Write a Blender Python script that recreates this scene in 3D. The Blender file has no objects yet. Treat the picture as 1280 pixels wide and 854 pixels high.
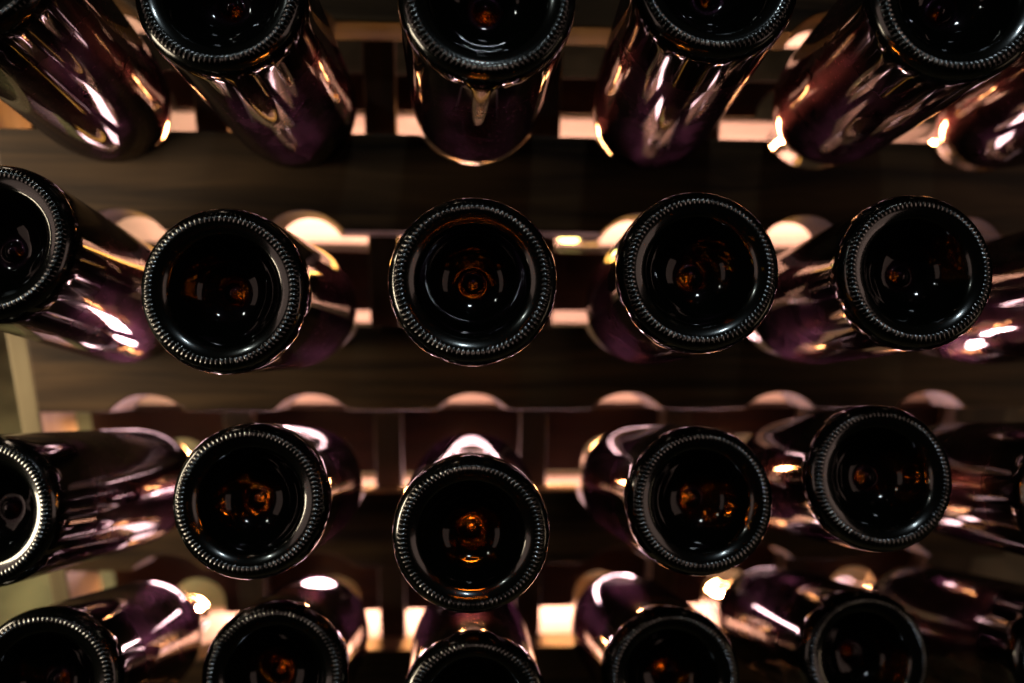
import bpy, math, random
from mathutils import Vector, Matrix

random.seed(7)
S = bpy.context.scene
C = S.collection

# ------------------------------------------------------------------ camera
# Image frame in millimetres: x right, y down, z forward from the lens; pixels of the 1280x854 photograph.
F, CX, CY = 1138.0, 640.0, 427.0
PITCH = math.radians(40)
CAM_H = 0.836
RIGHT = Vector((1, 0, 0))
DOWN = Vector((0, -math.sin(PITCH), -math.cos(PITCH)))
FWD = Vector((0, math.cos(PITCH), -math.sin(PITCH)))
EYE = Vector((0, 0, CAM_H))


def dirw(x, y, z):
    return RIGHT * x + DOWN * y + FWD * z


def W(x, y, z):
    return EYE + dirw(x, y, z) * 0.001


cam = bpy.data.cameras.new('camera')
camo = bpy.data.objects.new('camera', cam)
C.objects.link(camo)
camo.location = EYE
camo.rotation_euler = (math.pi / 2 - PITCH, 0, 0)
cam.sensor_width = 36
cam.lens = F / 1280 * 36
cam.clip_start = 0.01
cam.clip_end = 50
cam.dof.use_dof = True
cam.dof.focus_distance = 0.45
cam.dof.aperture_fstop = 3.1
cam.dof.aperture_blades = 0
S.camera = camo

# ------------------------------------------------------------------ light
world = bpy.data.worlds.new('World')
S.world = world
world.use_nodes = True
bg = world.node_tree.nodes['Background']
bg.inputs[0].default_value = (1.0, 0.85, 0.65, 1)
bg.inputs[1].default_value = 0.004


def area(name, loc, target, sx, sy, energy, col, spread=180):
    l = bpy.data.lights.new(name, 'AREA')
    l.shape = 'RECTANGLE'
    l.size, l.size_y = sx, sy
    l.energy = energy
    l.color = col
    l.spread = math.radians(spread)
    o = bpy.data.objects.new(name, l)
    C.objects.link(o)
    o.location = loc
    d = (target - loc).normalized()
    # local -Z looks along d, local X stays horizontal
    z = -d
    x = Vector((1, 0, 0)); x = (x - z * x.dot(z)).normalized()
    y = z.cross(x)
    o.rotation_euler = Matrix((x, y, z)).transposed().to_euler()
    return o


PINK = (1.0, 0.58, 0.62)
# rack frame (see the rack below): u along a board, v down the leaning face, n into the rack
ya, ta = math.radians(4), math.radians(20)
U = Vector((math.cos(ya), 0, math.sin(ya)))
V = Vector((0, math.cos(ta), math.sin(ta)))
V = (V - U * V.dot(U)).normalized()
NN = U.cross(V)
OZ = 672.0
O = Vector(((590 - CX) / F * OZ, (512 - CY) / F * OZ, OZ))


def P(u, v, n):
    return W(*(O + U * u + V * v + NN * n))


# unseen lights added behind each board, towards the bottles and towards the rear slats
for k, e in ((-1, 0.6), (0, 0.7), (1, 3.2), (2, 0.5)):
    area('strip_light', P(60, 134 * k + 46, 118), P(60, 134 * k - 60, 0), 0.74, 0.018, e, PINK if k >= 0 else (1.0, 0.44, 0.06), 150)  # top strip tinted amber to warm the upper bottles
for k, e in ((-2, 1.3), (-1, 2.6), (0, 1.0), (1, 1.1), (2, 4.5)):
    area('slat_light', P(60, 134 * k + 8, 98), P(60, 134 * k + 8, 160), 0.60, 0.016, e, (1.0, 0.56, 0.48), 170)
for k, e in ((-2, 0.6), (-1, 3.2), (0, 2.6), (1, 2.8)):
    area('neck_light', P(60, 134 * k + 112, 172), P(60, 134 * k + 112 - 45, 60), 0.74, 0.012, e, (1.0, 0.38, 0.12), 30)  # hidden strips added to shine up the necks into the bases
area('left_floor_light', W(-470, 30, 900), W(-500, 250, 1100), 0.15, 0.15, 0.8, (1.0, 0.86, 0.50), 140)  # added fill, brightens the floor left of the rack
# the room around: fill lights added beside both rack ends, two small cool lamps
area('room_light', W(-620, -50, 490), W(-270, 0, 655), 0.16, 0.45, 1.6, (1.0, 0.80, 0.56), 100)
area('right_fill_light', W(690, 150, 560), W(380, 160, 700), 0.16, 0.35, 0.08, (1.0, 0.70, 0.45), 100)
area('soft_left_light', W(-800, -20, 80), W(0, 40, 500), 0.45, 0.6, 0.5, (1.0, 0.68, 0.56))
area('soft_right_light', W(800, -20, 80), W(0, 40, 500), 0.45, 0.6, 0.5, (1.0, 0.66, 0.54))
area('wall_lamp', W(-520, -480, 40), W(150, 0, 500), 0.03, 0.05, 0.25, (0.95, 1.0, 0.90))
area('high_lamp', W(120, -900, -300), W(0, 0, 450), 0.08, 0.05, 1.2, (0.82, 0.94, 1.0))

S.view_settings.view_transform = 'Standard'
S.view_settings.look = 'None'
S.view_settings.exposure = -0.45
S.view_settings.gamma = 1
S.render.engine = 'CYCLES'
S.cycles.max_bounces = 16
S.cycles.transmission_bounces = 12
S.cycles.glossy_bounces = 8
S.cycles.diffuse_bounces = 3
S.cycles.caustics_reflective = False
S.cycles.caustics_refractive = False
S.cycles.sample_clamp_indirect = 12
S.cycles.use_denoising = True


# ------------------------------------------------------------------ materials
def mat(name):
    m = bpy.data.materials.new(name)
    m.use_nodes = True
    nt = m.node_tree
    nt.nodes.clear()
    out = nt.nodes.new('ShaderNodeOutputMaterial')
    return m, nt, out


def N(nt, kind, **kw):
    n = nt.nodes.new(kind)
    for k, v in kw.items():
        if k.startswith('i_'):
            n.inputs[k[2:].replace('_', ' ')].default_value = v
        else:
            setattr(n, k, v)
    return n


def wood(name, c0, c1, rough=0.6, along=0):
    m, nt, out = mat(name)
    L = nt.links.new
    tc = N(nt, 'ShaderNodeTexCoord')
    mp = N(nt, 'ShaderNodeMapping')
    sc = [60, 60, 60]
    sc[along] = 5
    mp.inputs['Scale'].default_value = sc
    info = N(nt, 'ShaderNodeObjectInfo')
    add = N(nt, 'ShaderNodeVectorMath', operation='ADD')
    mul = N(nt, 'ShaderNodeVectorMath', operation='SCALE')
    comb = N(nt, 'ShaderNodeCombineXYZ')
    L(info.outputs['Random'], comb.inputs[0]); L(info.outputs['Random'], comb.inputs[2])
    L(comb.outputs[0], mul.inputs[0]); mul.inputs['Scale'].default_value = 37
    L(tc.outputs['Object'], mp.inputs[0]); L(mp.outputs[0], add.inputs[0]); L(mul.outputs[0], add.inputs[1])
    n1 = N(nt, 'ShaderNodeTexNoise'); n1.inputs['Scale'].default_value = 1.2
    n1.inputs['Detail'].default_value = 6; n1.inputs['Distortion'].default_value = 0.6
    L(add.outputs[0], n1.inputs['Vector'])
    n2 = N(nt, 'ShaderNodeTexNoise'); n2.inputs['Scale'].default_value = 9; n2.inputs['Detail'].default_value = 3
    L(tc.outputs['Object'], n2.inputs['Vector'])
    r = N(nt, 'ShaderNodeValToRGB')
    r.color_ramp.elements[0].position = 0.33; r.color_ramp.elements[0].color = (*c0, 1)
    r.color_ramp.elements[1].position = 0.68; r.color_ramp.elements[1].color = (*c1, 1)
    L(n1.outputs[0], r.inputs[0])
    mx = N(nt, 'ShaderNodeMixRGB', blend_type='MULTIPLY'); mx.inputs[0].default_value = 0.5
    L(r.outputs[0], mx.inputs[1]); L(n2.outputs[0], mx.inputs[2])
    p = N(nt, 'ShaderNodeBsdfPrincipled'); p.inputs['Roughness'].default_value = rough
    L(mx.outputs[0], p.inputs['Base Color'])
    b = N(nt, 'ShaderNodeBump'); b.inputs['Strength'].default_value = 0.35; b.inputs['Distance'].default_value = 0.002
    L(n1.outputs[0], b.inputs['Height']); L(b.outputs[0], p.inputs['Normal'])
    L(p.outputs[0], out.inputs[0])
    return m


M_BOARD = wood('board_wood', (0.035, 0.019, 0.008), (0.20, 0.118, 0.052), 0.6)
M_POST = wood('post_wood', (0.06, 0.04, 0.028), (0.13, 0.09, 0.06), 0.6, along=1)
M_RAIL = wood('rail_wood', (0.035, 0.010, 0.006), (0.075, 0.022, 0.013), 0.6)
M_PALE = wood('pale_wood', (0.42, 0.33, 0.18), (0.58, 0.48, 0.28), 0.6, along=1)


def floor_mat():
    m, nt, out = mat('floor_screed')
    L = nt.links.new
    tc = N(nt, 'ShaderNodeTexCoord')
    n = N(nt, 'ShaderNodeTexNoise'); n.inputs['Scale'].default_value = 16; n.inputs['Detail'].default_value = 8
    L(tc.outputs['Object'], n.inputs['Vector'])
    r = N(nt, 'ShaderNodeValToRGB')
    r.color_ramp.elements[0].position = 0.3; r.color_ramp.elements[0].color = (0.07, 0.062, 0.035, 1)
    r.color_ramp.elements[1].position = 0.75; r.color_ramp.elements[1].color = (0.27, 0.25, 0.14, 1)
    L(n.outputs[0], r.inputs[0])
    p = N(nt, 'ShaderNodeBsdfPrincipled'); p.inputs['Roughness'].default_value = 0.7
    L(r.outputs[0], p.inputs['Base Color'])
    b = N(nt, 'ShaderNodeBump'); b.inputs['Strength'].default_value = 0.3; b.inputs['Distance'].default_value = 0.004
    L(n.outputs[0], b.inputs['Height']); L(b.outputs[0], p.inputs['Normal'])
    L(p.outputs[0], out.inputs[0])
    return m


def glass_mat():
    m, nt, out = mat('dark_wine_glass')
    L = nt.links.new
    tc = N(nt, 'ShaderNodeTexCoord')
    info = N(nt, 'ShaderNodeObjectInfo')
    off = N(nt, 'ShaderNodeVectorMath', operation='ADD')
    mul = N(nt, 'ShaderNodeVectorMath', operation='SCALE')
    comb = N(nt, 'ShaderNodeCombineXYZ')
    for i in range(3):
        L(info.outputs['Random'], comb.inputs[i])
    L(comb.outputs[0], mul.inputs[0]); mul.inputs['Scale'].default_value = 3.0
    L(tc.outputs['Object'], off.inputs[0]); L(mul.outputs[0], off.inputs[1])
    wav = N(nt, 'ShaderNodeTexNoise'); wav.inputs['Scale'].default_value = 45; wav.inputs['Detail'].default_value = 2
    L(off.outputs[0], wav.inputs['Vector'])
    fine = N(nt, 'ShaderNodeTexNoise'); fine.inputs['Scale'].default_value = 900; fine.inputs['Detail'].default_value = 3
    L(off.outputs[0], fine.inputs['Vector'])
    bmp = N(nt, 'ShaderNodeBump'); bmp.inputs['Strength'].default_value = 0.03; bmp.inputs['Distance'].default_value = 0.0010
    L(wav.outputs[0], bmp.inputs['Height'])
    bmp2 = N(nt, 'ShaderNodeBump'); bmp2.inputs['Strength'].default_value = 0.5; bmp2.inputs['Distance'].default_value = 0.0003
    L(fine.outputs[0], bmp2.inputs['Height']); L(bmp.outputs[0], bmp2.inputs['Normal'])
    g = N(nt, 'ShaderNodeBsdfGlass'); g.inputs['IOR'].default_value = 1.5; g.inputs['Roughness'].default_value = 0.0
    g.inputs['Color'].default_value = (1, 1, 1, 1)
    L(bmp.outputs[0], g.inputs['Normal'])
    # film of cellar dust, a soft lobe; magenta tint paints in mauve sheen
    gl = N(nt, 'ShaderNodeBsdfAnisotropic'); gl.inputs['Roughness'].default_value = 0.34
    gl.inputs['Color'].default_value = (0.78, 0.32, 0.62, 1)
    L(bmp2.outputs[0], gl.inputs['Normal'])
    dust = N(nt, 'ShaderNodeTexNoise'); dust.inputs['Scale'].default_value = 30; dust.inputs['Detail'].default_value = 9
    dust.inputs['Roughness'].default_value = 0.75
    L(off.outputs[0], dust.inputs['Vector'])
    mr = N(nt, 'ShaderNodeMapRange'); mr.inputs['From Min'].default_value = 0.38; mr.inputs['From Max'].default_value = 0.70
    mr.inputs['To Min'].default_value = 0.006; mr.inputs['To Max'].default_value = 0.05
    L(dust.outputs[0], mr.inputs['Value'])
    # dark matt patchy layer, put in to cut reflections and blacken the sides
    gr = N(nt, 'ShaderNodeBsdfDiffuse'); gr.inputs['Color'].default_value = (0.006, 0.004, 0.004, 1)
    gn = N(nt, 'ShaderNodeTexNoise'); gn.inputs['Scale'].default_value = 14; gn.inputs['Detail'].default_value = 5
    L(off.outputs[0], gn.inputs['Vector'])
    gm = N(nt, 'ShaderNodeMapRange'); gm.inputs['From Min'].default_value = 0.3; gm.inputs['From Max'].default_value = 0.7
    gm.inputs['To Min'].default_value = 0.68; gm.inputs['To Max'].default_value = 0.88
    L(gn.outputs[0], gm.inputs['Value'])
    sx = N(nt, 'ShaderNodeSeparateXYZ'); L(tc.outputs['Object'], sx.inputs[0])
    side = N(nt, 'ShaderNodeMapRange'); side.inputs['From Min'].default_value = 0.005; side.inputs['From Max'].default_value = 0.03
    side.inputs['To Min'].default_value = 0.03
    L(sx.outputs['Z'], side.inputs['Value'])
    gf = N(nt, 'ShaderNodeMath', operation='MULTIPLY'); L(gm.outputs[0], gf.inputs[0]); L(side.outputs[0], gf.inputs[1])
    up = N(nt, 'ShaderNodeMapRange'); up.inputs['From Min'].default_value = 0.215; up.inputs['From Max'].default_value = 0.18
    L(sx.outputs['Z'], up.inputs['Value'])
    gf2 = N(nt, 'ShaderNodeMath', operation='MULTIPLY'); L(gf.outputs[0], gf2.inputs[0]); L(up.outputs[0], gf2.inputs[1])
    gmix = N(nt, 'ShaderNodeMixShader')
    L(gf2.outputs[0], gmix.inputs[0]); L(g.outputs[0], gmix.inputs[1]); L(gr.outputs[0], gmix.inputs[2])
    mix = N(nt, 'ShaderNodeMixShader')
    spk = N(nt, 'ShaderNodeTexNoise'); spk.inputs['Scale'].default_value = 520; spk.inputs['Detail'].default_value = 2
    L(off.outputs[0], spk.inputs['Vector'])
    sm = N(nt, 'ShaderNodeMapRange'); sm.inputs['From Min'].default_value = 0.66; sm.inputs['From Max'].default_value = 0.74
    sm.inputs['To Max'].default_value = 0.10
    L(spk.outputs[0], sm.inputs['Value'])
    ad = N(nt, 'ShaderNodeMath', operation='ADD'); L(mr.outputs[0], ad.inputs[0]); L(sm.outputs[0], ad.inputs[1])
    fm = N(nt, 'ShaderNodeMath', operation='MULTIPLY'); L(ad.outputs[0], fm.inputs[0]); L(side.outputs[0], fm.inputs[1])
    L(fm.outputs[0], mix.inputs[0]); L(gmix.outputs[0], mix.inputs[1]); L(gl.outputs[0], mix.inputs[2])
    # the thick glass of heel and punt is nearly opaque; only its thin middle lets light through
    xy = N(nt, 'ShaderNodeVectorMath', operation='MULTIPLY'); xy.inputs[1].default_value = (1, 1, 0)
    L(tc.outputs['Object'], xy.inputs[0])
    ln = N(nt, 'ShaderNodeVectorMath', operation='LENGTH'); L(xy.outputs[0], ln.inputs[0])
    rim = N(nt, 'ShaderNodeMapRange'); rim.inputs['From Min'].default_value = 0.006; rim.inputs['From Max'].default_value = 0.0095
    L(ln.outputs['Value'], rim.inputs['Value'])
    low = N(nt, 'ShaderNodeMapRange'); low.inputs['From Min'].default_value = 0.027; low.inputs['From Max'].default_value = 0.045
    low.inputs['To Min'].default_value = 0.93; low.inputs['To Max'].default_value = 0.0
    L(sx.outputs['Z'], low.inputs['Value'])
    th = N(nt, 'ShaderNodeMath', operation='MULTIPLY'); L(rim.outputs[0], th.inputs[0]); L(low.outputs[0], th.inputs[1])
    dk = N(nt, 'ShaderNodeBsdfPrincipled'); dk.inputs['Base Color'].default_value = (0.004, 0.005, 0.004, 1)
    dk.inputs['Roughness'].default_value = 0.06; dk.inputs['IOR'].default_value = 1.5
    L(bmp.outputs[0], dk.inputs['Normal'])
    mix2 = N(nt, 'ShaderNodeMixShader')
    L(th.outputs[0], mix2.inputs[0]); L(mix.outputs[0], mix2.inputs[1]); L(dk.outputs[0], mix2.inputs[2])
    sc = N(nt, 'ShaderNodeBsdfAnisotropic'); sc.inputs['Roughness'].default_value = 0.18
    sc.inputs['Color'].default_value = (0.78, 0.83, 0.84, 1)
    L(bmp.outputs[0], sc.inputs['Normal'])
    # the bearing band inside the knurling is dulled as well
    b0 = N(nt, 'ShaderNodeMapRange'); b0.inputs['From Min'].default_value = 0.0262; b0.inputs['From Max'].default_value = 0.0285
    b0.inputs['To Max'].default_value = 0.10
    L(ln.outputs['Value'], b0.inputs['Value'])
    b1 = N(nt, 'ShaderNodeMapRange'); b1.inputs['From Min'].default_value = 0.005; b1.inputs['From Max'].default_value = 0.003
    L(sx.outputs['Z'], b1.inputs['Value'])
    bm = N(nt, 'ShaderNodeMath', operation='MULTIPLY'); L(b0.outputs[0], bm.inputs[0]); L(b1.outputs[0], bm.inputs[1])
    mix3 = N(nt, 'ShaderNodeMixShader')
    L(bm.outputs[0], mix3.inputs[0]); L(mix2.outputs[0], mix3.inputs[1]); L(sc.outputs[0], mix3.inputs[2])
    L(mix3.outputs[0], out.inputs['Surface'])
    va = N(nt, 'ShaderNodeVolumeAbsorption')
    va.inputs['Density'].default_value = 26
    va.inputs['Color'].default_value = (0.91, 0.74, 0.05, 1)
    L(va.outputs[0], out.inputs['Volume'])
    return m


def knurl_mat():
    m, nt, out = mat('scuffed_glint_glass')
    L = nt.links.new
    tc = N(nt, 'ShaderNodeTexCoord')
    info = N(nt, 'ShaderNodeObjectInfo')
    off = N(nt, 'ShaderNodeVectorMath', operation='ADD')
    L(tc.outputs['Object'], off.inputs[0]); L(info.outputs['Random'], off.inputs[1])
    sx = N(nt, 'ShaderNodeSeparateXYZ'); L(tc.outputs['Object'], sx.inputs[0])
    dk = N(nt, 'ShaderNodeBsdfPrincipled'); dk.inputs['Base Color'].default_value = (0.004, 0.005, 0.004, 1)
    dk.inputs['Roughness'].default_value = 0.06; dk.inputs['IOR'].default_value = 1.5
    # tips of the knurling: scuffed by use, with pale gloss painting in glints
    tip = N(nt, 'ShaderNodeMapRange'); tip.inputs['From Min'].default_value = 0.0001; tip.inputs['From Max'].default_value = -0.0004
    L(sx.outputs['Z'], tip.inputs['Value'])
    wr = N(nt, 'ShaderNodeTexNoise'); wr.inputs['Scale'].default_value = 120; wr.inputs['Detail'].default_value = 4
    L(off.outputs[0], wr.inputs['Vector'])
    wm = N(nt, 'ShaderNodeMapRange'); wm.inputs['From Min'].default_value = 0.32; wm.inputs['From Max'].default_value = 0.68
    wm.inputs['To Min'].default_value = 0.15; wm.inputs['To Max'].default_value = 0.8
    L(wr.outputs[0], wm.inputs['Value'])
    tm = N(nt, 'ShaderNodeMath', operation='MULTIPLY'); L(tip.outputs[0], tm.inputs[0]); L(wm.outputs[0], tm.inputs[1])
    sc = N(nt, 'ShaderNodeBsdfAnisotropic'); sc.inputs['Roughness'].default_value = 0.26
    sc.inputs['Color'].default_value = (0.78, 0.83, 0.84, 1)
    mix = N(nt, 'ShaderNodeMixShader')
    L(tm.outputs[0], mix.inputs[0]); L(dk.outputs[0], mix.inputs[1]); L(sc.outputs[0], mix.inputs[2])
    L(mix.outputs[0], out.inputs['Surface'])
    return m


M_GLASS = glass_mat()
M_KNURL = knurl_mat()
M_FLOOR = floor_mat()


def mesh(name, verts, faces, m, smooth=False):
    me = bpy.data.meshes.new(name)
    me.from_pydata(verts, [], faces)
    me.update()
    if smooth:
        me.polygons.foreach_set('use_smooth', [True] * len(me.polygons))
    me.materials.append(m)
    return me


def obj(name, me, parent=None, kind=None):
    o = bpy.data.objects.new(name, me)
    C.objects.link(o)
    if parent:
        o.parent = parent
    if kind:
        o['kind'] = kind
    return o


# ------------------------------------------------------------------ setting
fl = obj('floor', mesh('floor', [(-3, -1.5, 0), (3, -1.5, 0), (3, 4.5, 0), (-3, 4.5, 0)], [(0, 1, 2, 3)], M_FLOOR), kind='structure')
fl['label'] = 'dull khaki screed floor seen behind the rack'

# ------------------------------------------------------------------ rack
# Rack frame: u along a board, v down the leaning face, n into the rack; origin at the lower edge of the second board.
PU, PV, GAP = 117.0, 134.0, 69.0

rack = bpy.data.objects.new('riddling_rack', None)
C.objects.link(rack)
xw, yw, zw = dirw(*U), dirw(*V), dirw(*NN)
RM = Matrix((xw, -yw, -zw)).transposed().to_4x4()     # local x = u, y = up the face, z = towards the viewer
RM.translation = W(*O)
rack.matrix_world = RM
rack['label'] = 'dark brown wooden riddling rack of notched boards holding the bottles'
rack['category'] = 'wine rack'
U0, U1 = -308.0, 440.0
SHEAR = math.tan(ta)


def R(u, v, n):
    return (u * 0.001, -v * 0.001, -n * 0.001)


def arc(uc, half, sag, v0, sign, k=14):
    """points along a notch in the edge v0; sign -1 cuts upwards, +1 cuts downwards"""
    r = (half * half + sag * sag) / (2 * sag)
    a = math.asin(min(1, half / r))
    if sag > half:
        a = math.pi - a
    cy = v0 - sign * (r - sag)
    return [(uc + r * math.sin(-a + 2 * a * i / k), cy + sign * r * math.cos(-a + 2 * a * i / k)) for i in range(k + 1)]


def plank(name, front, back, n0, n1, m, bev=0.0012):
    k = len(front)
    vs = [R(u, v, n0) for u, v in front] + [R(u, v, n1) for u, v in back]
    fs = [tuple(range(k))[::-1], tuple(range(k, 2 * k))]
    for i in range(k):
        j = (i + 1) % k
        fs.append((i, j, k + j, k + i))
    me = mesh(name, vs, fs, m)
    o = obj(name, me, rack)
    if bev:
        b = o.modifiers.new('bevel', 'BEVEL')
        b.width = bev; b.segments = 2; b.limit_method = 'ANGLE'; b.angle_limit = math.radians(40)
    return o


COLS = [-2, -1, 0, 1, 2, 3]
TH = 34.0
for r in range(-3, 3):
    vb = PV * r + random.uniform(-1.2, 1.2)     # lower edge of the board above row r
    vt = PV * r - (PV - GAP) + (11 if r == 2 else 0)
    front, back = [], []
    e0, e1 = U0 + random.uniform(-3, 3), U1 + random.uniform(-4, 4)
    sh = SHEAR * TH
    # lower edge left to right with arches, upper edge right to left with shallow seats
    front.append((e0, vb)); back.append((e0, vb + sh))
    for c in COLS:
        uc = c * PU + random.uniform(-2, 2)
        front += arc(uc, 27, 13.5, vb, -1)
        back += arc(uc, 21, 13, vb + sh, -1)
    front.append((e1, vb)); back.append((e1, vb + sh))
    front.append((e1, vt)); back.append((e1, vt + sh))
    sag = {-1: 19, 0: 23, 1: 26, 2: 8}.get(r, 19)
    half = {2: 25}.get(r, 36)
    for c in reversed(COLS):
        front += list(reversed(arc(c * PU, half, sag, vt, 1)))
        back += list(reversed(arc(c * PU, half - 5, sag - 4, vt + sh, 1)))
    front.append((e0, vt)); back.append((e0, vt + sh))
    plank('board', front, back, 0, TH, M_BOARD)

# height of a rack point over the floor decides where the posts stand


def to_floor(u, n):
    base = W(*(O + U * u + NN * n))
    return base.z / -dirw(*V).z * 1000


for c in range(-2, 4):
    uc = (c - 0.5) * PU - 7 if c > -2 else None
    if uc is None:
        continue
    v1 = to_floor(uc, 60)
    f = [(uc - 11, -480), (uc - 11, v1), (uc + 11, v1), (uc + 11, -480)]
    plank('post', f, f, 47, 70, M_POST)
for uc in ((3.5) * PU + 12,):
    f = [(uc - 20, -480), (uc - 20, to_floor(uc, 60)), (uc + 24, to_floor(uc, 60)), (uc + 24, -480)]
    plank('post', f, f, 47, 70, M_POST)
uc = U0 - 9
f = [(uc - 7, -480), (uc - 7, to_floor(uc, 30)), (uc + 7, to_floor(uc, 30)), (uc + 7, -480)]
ep = plank('end_post', f, f, 2, 60, M_PALE)
ep['label'] = 'pale straw coloured end post'
for r in range(-3, 3):
    v0, v1 = PV * r + {-2: 36, -1: 33}.get(r, 31), PV * r + {-2: 62, -1: 81, 0: 90, 1: 94}.get(r, 80)
    pts = [(U0 + 4, v0), (U1 - 4, v0), (U1 - 4, v1)]
    for c in reversed(COLS):
        uc = c * PU
        k = 10
        pts.append((uc + 21, v1))
        for i in range(k + 1):
            a = math.pi * i / k
            pts.append((uc + 21 * math.cos(a), min(v1 - 1, PV * r + 78) - 21 * math.sin(a)))
        pts.append((uc - 21, v1))
    pts.append((U0 + 4, v1))
    plank('rail', pts, pts, 71.5, 84, M_RAIL, 0.001)

# rear leaf: pale slats added as stand-ins for bright strips seen through the openings
M_SLAT = wood('slat_wood', (0.36, 0.27, 0.19), (0.55, 0.43, 0.30), 0.6)
NS = 150.0


def v_at(py, n):
    q = (py - CY) / F
    b = O + NN * n
    return (q * b.z - b.y) / (V.y - q * V.z)


for y0, y1 in ((30, 50), (147, 170), (258, 306), (372, 403), (483, 516), (571, 584), (598, 611), (686, 709), (760, 806)):
    v0, v1 = v_at(y0, NS), v_at(y1, NS)
    f = [(U0 - 20, v0), (U1 + 20, v0), (U1 + 20, v1), (U0 - 20, v1)]
    plank('slat', f, f, NS, NS + 9, M_SLAT)
for uc in (U0 - 14, U1 + 12):
    f = [(uc - 14, -480), (uc - 14, to_floor(uc, NS + 20)), (uc + 14, to_floor(uc, NS + 20)), (uc + 14, -480)]
    plank('post', f, f, NS + 10, NS + 30, M_POST)

# ------------------------------------------------------------------ bottles
BR = 41.0
PROFILE = [(0, 20.6), (1.2, 20.75), (2.4, 21.3), (3.4, 22.1), (4.2, 23.1), (5.0, 23.9), (6.0, 24.4), (7.5, 24.5), (10, 23.8), (13, 22.4),
           (16, 20.8), (19, 17.7), (21.5, 14.4), (23.6, 11.0), (25.2, 7.6), (26.2, 5.2), (27.2, 3.6), (28.4, 2.4), (29.8, 1.5), (31.2, .8),
           (32.4, .32), (33.0, .18), (33.7, .08), (34.5, .1), (35.3, .28), (36.1, .6), (36.8, 1.0), (37.5, 1.5), (38.3, 2.3), (39.2, 3.5), (40.0, 5.1), (40.6, 7.2),
           (40.9, 9.6), (41, 12.5), (41, 16), (41, 40), (41, 70), (41, 100), (41, 130), (41, 150), (40.8, 158), (40.2, 166), (39.2, 174), (37.6, 182), (35.3, 190),
           (32.4, 198), (29.0, 206), (25.5, 214), (22.2, 222), (19.5, 230), (17.5, 238), (16.2, 247), (15.4, 257), (14.6, 270),
           (14.1, 281), (14.1, 283.5), (15.2, 284.2), (15.7, 285.5), (15.7, 291), (15.2, 292.6), (13.9, 293.2), (10, 293.2), (0, 293.2)]
KN = 92
SEG = 192


def bottle_mesh():
    vs, fs = [], []
    rings = []
    for r, z in PROFILE:
        if r == 0:
            rings.append([len(vs)]); vs.append((0, 0, z * .001)); continue
        rings.append([len(vs) + i for i in range(SEG)])
        vs += [(r * math.cos(2 * math.pi * i / SEG) * .001, r * math.sin(2 * math.pi * i / SEG) * .001, z * .001) for i in range(SEG)]
    for A, B in zip(rings, rings[1:]):
        for i in range(SEG):
            j = (i + 1) % SEG
            if len(A) == 1:
                fs.append((A[0], B[i], B[j]))
            elif len(B) == 1:
                fs.append((A[i], B[0], A[j]))
            else:
                fs.append((A[i], B[i], B[j], A[j]))
    return mesh('bottle_body', vs, fs, M_GLASS, True)


def knurl_mesh():
    """ring of small ridges standing on the bearing surface, ridge heights a little uneven"""
    seg = KN * 6
    rnd = random.Random(3)
    amp = [rnd.uniform(0.65, 0.95) for _ in range(KN)]
    prof = [(r, z) for r, z in PROFILE if 32.3 < r < 37.6 and z < 5]
    vs, fs, rings = [], [], []
    for r, z in prof:
        kx = abs(r - 35.1) / 2.4
        kn = math.cos(kx * math.pi / 2) if kx < 1 else 0.0
        ring = []
        for i in range(seg):
            a = 2 * math.pi * i / seg
            h = amp[(i + 3) // 6 % KN] * kn * (0.5 + 0.5 * math.cos(a * KN)) + (0.02 if kn > 0 else -0.1)
            ring.append(len(vs))
            vs.append(((r + h * .25) * math.cos(a) * .001, (r + h * .25) * math.sin(a) * .001, (z - h) * .001))
        rings.append(ring)
    for A, B in zip(rings, rings[1:]):
        for i in range(seg):
            j = (i + 1) % seg
            fs.append((A[i], B[i], B[j], A[j]))
    return mesh('knurled_ring', vs, fs, M_KNURL, True)


ME_KNURL = knurl_mesh()
ME_BOTTLE = bottle_mesh()


# measured base circles (pixel centre, pixel radius) -> distance from the bottle's known 82 mm diameter; col, row of its seat in the rack
BOT = [
    (-50, -62, 112, -2, -2), (272, -18, 108, -1, -2), (610, -12, 112, 0, -2), (898, -33, 106, 1, -2), (1203, -12, 110, 2, -2), (1500, -10, 106, 3, -2),
    (-15, 300, 102, -2, -1), (276, 363, 104.5, -1, -1), (591, 350, 106, 0, -1), (876, 338, 102, 1, -1), (1150, 338, 98.5, 2, -1), (1440, 345, 97, 3, -1),
    (-23, 641, 95, -2, 0), (311, 627, 97.5, -1, 0), (589, 671, 99, 0, 0), (879, 627, 93.5, 1, 0), (1104, 597, 92, 2, 0), (1370, 622, 92, 3, 0),
    (50, 860, 95, -2, 1), (342, 848, 91, -1, 1), (593, 890, 93, 0, 1), (842, 850, 87, 1, 1), (1086, 825, 83.5, 2, 1), (1348, 830, 83, 3, 1),
]
ROWN = {-2: 'top row', -1: 'second row down', 0: 'third row down', 1: 'lowest row'}
ORD = ['first', 'second', 'third', 'fourth', 'fifth', 'sixth']
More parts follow.
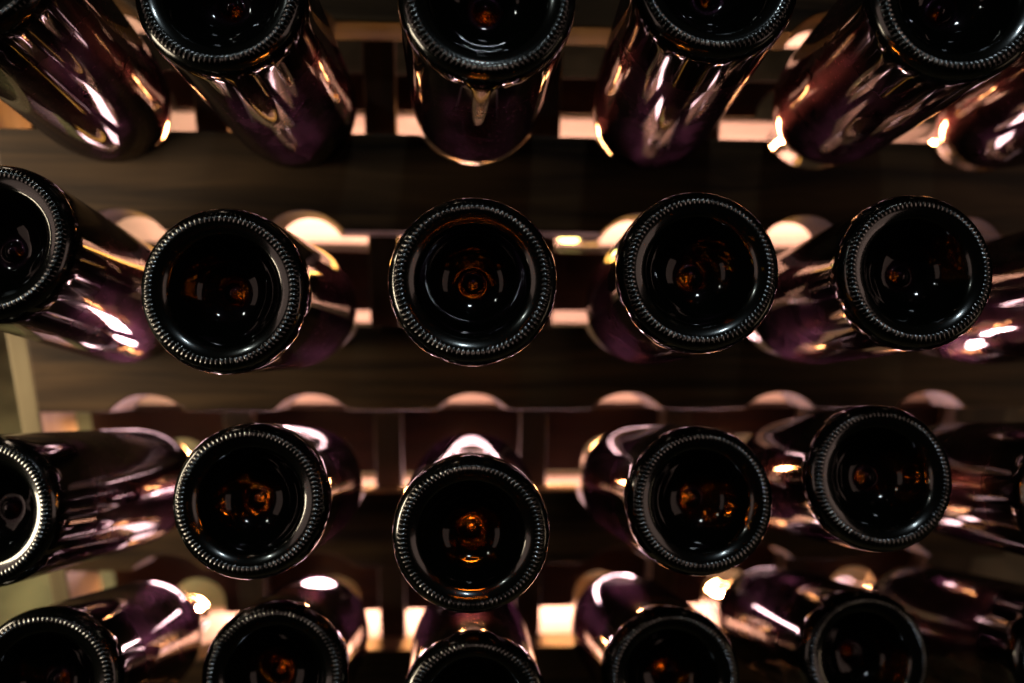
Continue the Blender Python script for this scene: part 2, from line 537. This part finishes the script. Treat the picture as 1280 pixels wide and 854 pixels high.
for px, py, pr, c, r in BOT:
    z = F * BR / pr - 9      # the silhouette lies just behind the base
    b = Vector(((px - CX) / F * z, (py - CY) / F * z, z))
    tgt = O + U * (PU * c) + V * (PV * r + {-2: 52, -1: 56, 0: 58, 1: 50}[r])
    ax = (tgt - b).normalized()
    axw = dirw(*ax)
    x = Vector((1, 0, 0)); x = (x - axw * x.dot(axw)).normalized()
    y = axw.cross(x)
    Mx = Matrix((x, y, axw)).transposed().to_4x4() @ Matrix.Rotation(random.uniform(0, 6.28), 4, 'Z')
    Mx.translation = W(*b)
    t = bpy.data.objects.new('wine_bottle', None)
    C.objects.link(t)
    t.empty_display_size = 0.02
    t.matrix_world = Mx
    t['label'] = 'dark wine bottle in the rack\'s %s, %s from the pale end post' % (ROWN[r], ORD[c + 2])
    t['category'] = 'wine bottle'
    t['group'] = 'wine bottles lying in the rack'
    obj('bottle_body', ME_BOTTLE, t)
    obj('knurled_ring', ME_KNURL, t)


# ------------------------------------------------------------------ lamp behind the rack
def lathe(name, prof, k, m, parent):
    vs, fs, rings = [], [], []
    for r, z in prof:
        if r == 0:
            rings.append([len(vs)]); vs.append((0, 0, z * .001)); continue
        rings.append([len(vs) + i for i in range(k)])
        vs += [(r * math.cos(2 * math.pi * i / k) * .001, r * math.sin(2 * math.pi * i / k) * .001, z * .001) for i in range(k)]
    for A, B in zip(rings, rings[1:]):
        for i in range(k):
            j = (i + 1) % k
            if len(A) == 1:
                fs.append((A[0], B[i], B[j]))
            elif len(B) == 1:
                fs.append((A[i], B[0], A[j]))
            else:
                fs.append((A[i], B[i], B[j], A[j]))
    return obj(name, mesh(name, vs, fs, m, True), parent)


m_glow, nt, out = mat('lit_globe')
em = N(nt, 'ShaderNodeEmission'); em.inputs['Color'].default_value = (1.0, 0.86, 0.22, 1); em.inputs['Strength'].default_value = 14
nt.links.new(em.outputs[0], out.inputs[0])
m_metal, nt, out = mat('dark_lamp_metal')
pm = N(nt, 'ShaderNodeBsdfPrincipled'); pm.inputs['Base Color'].default_value = (0.05, 0.045, 0.04, 1)
pm.inputs['Metallic'].default_value = 0.8; pm.inputs['Roughness'].default_value = 0.4
nt.links.new(pm.outputs[0], out.inputs[0])
lamp = bpy.data.objects.new('rack_lamp', None); C.objects.link(lamp)
nb = 112.0
zb = (O + NN * nb).z - 25
vb_ = v_at(296, nb)
ub_ = ((712 - CX) / F * (O + NN * nb + V * vb_).z - (O + NN * nb + V * vb_).x) / U.x
LM = RM @ Matrix.Rotation(math.pi / 2, 4, 'Y')
LM.translation = P(ub_, vb_, nb)
lamp.matrix_world = LM
lamp['label'] = 'small glowing yellow lamp capsule fixed between the leaves of the rack'
lamp['category'] = 'lamp'
lathe('bulb', [(0, -9)] + [(4 * math.sin(math.pi * i / 12), -4 * math.cos(math.pi * i / 12) + (4 if i > 6 else -4)) for i in range(1, 12)] + [(0, 9)], 24, m_glow, lamp)
lathe('socket', [(0, 8.5), (5.6, 8.6), (6, 12), (6, 24), (0, 24.5)], 20, m_metal, lamp)
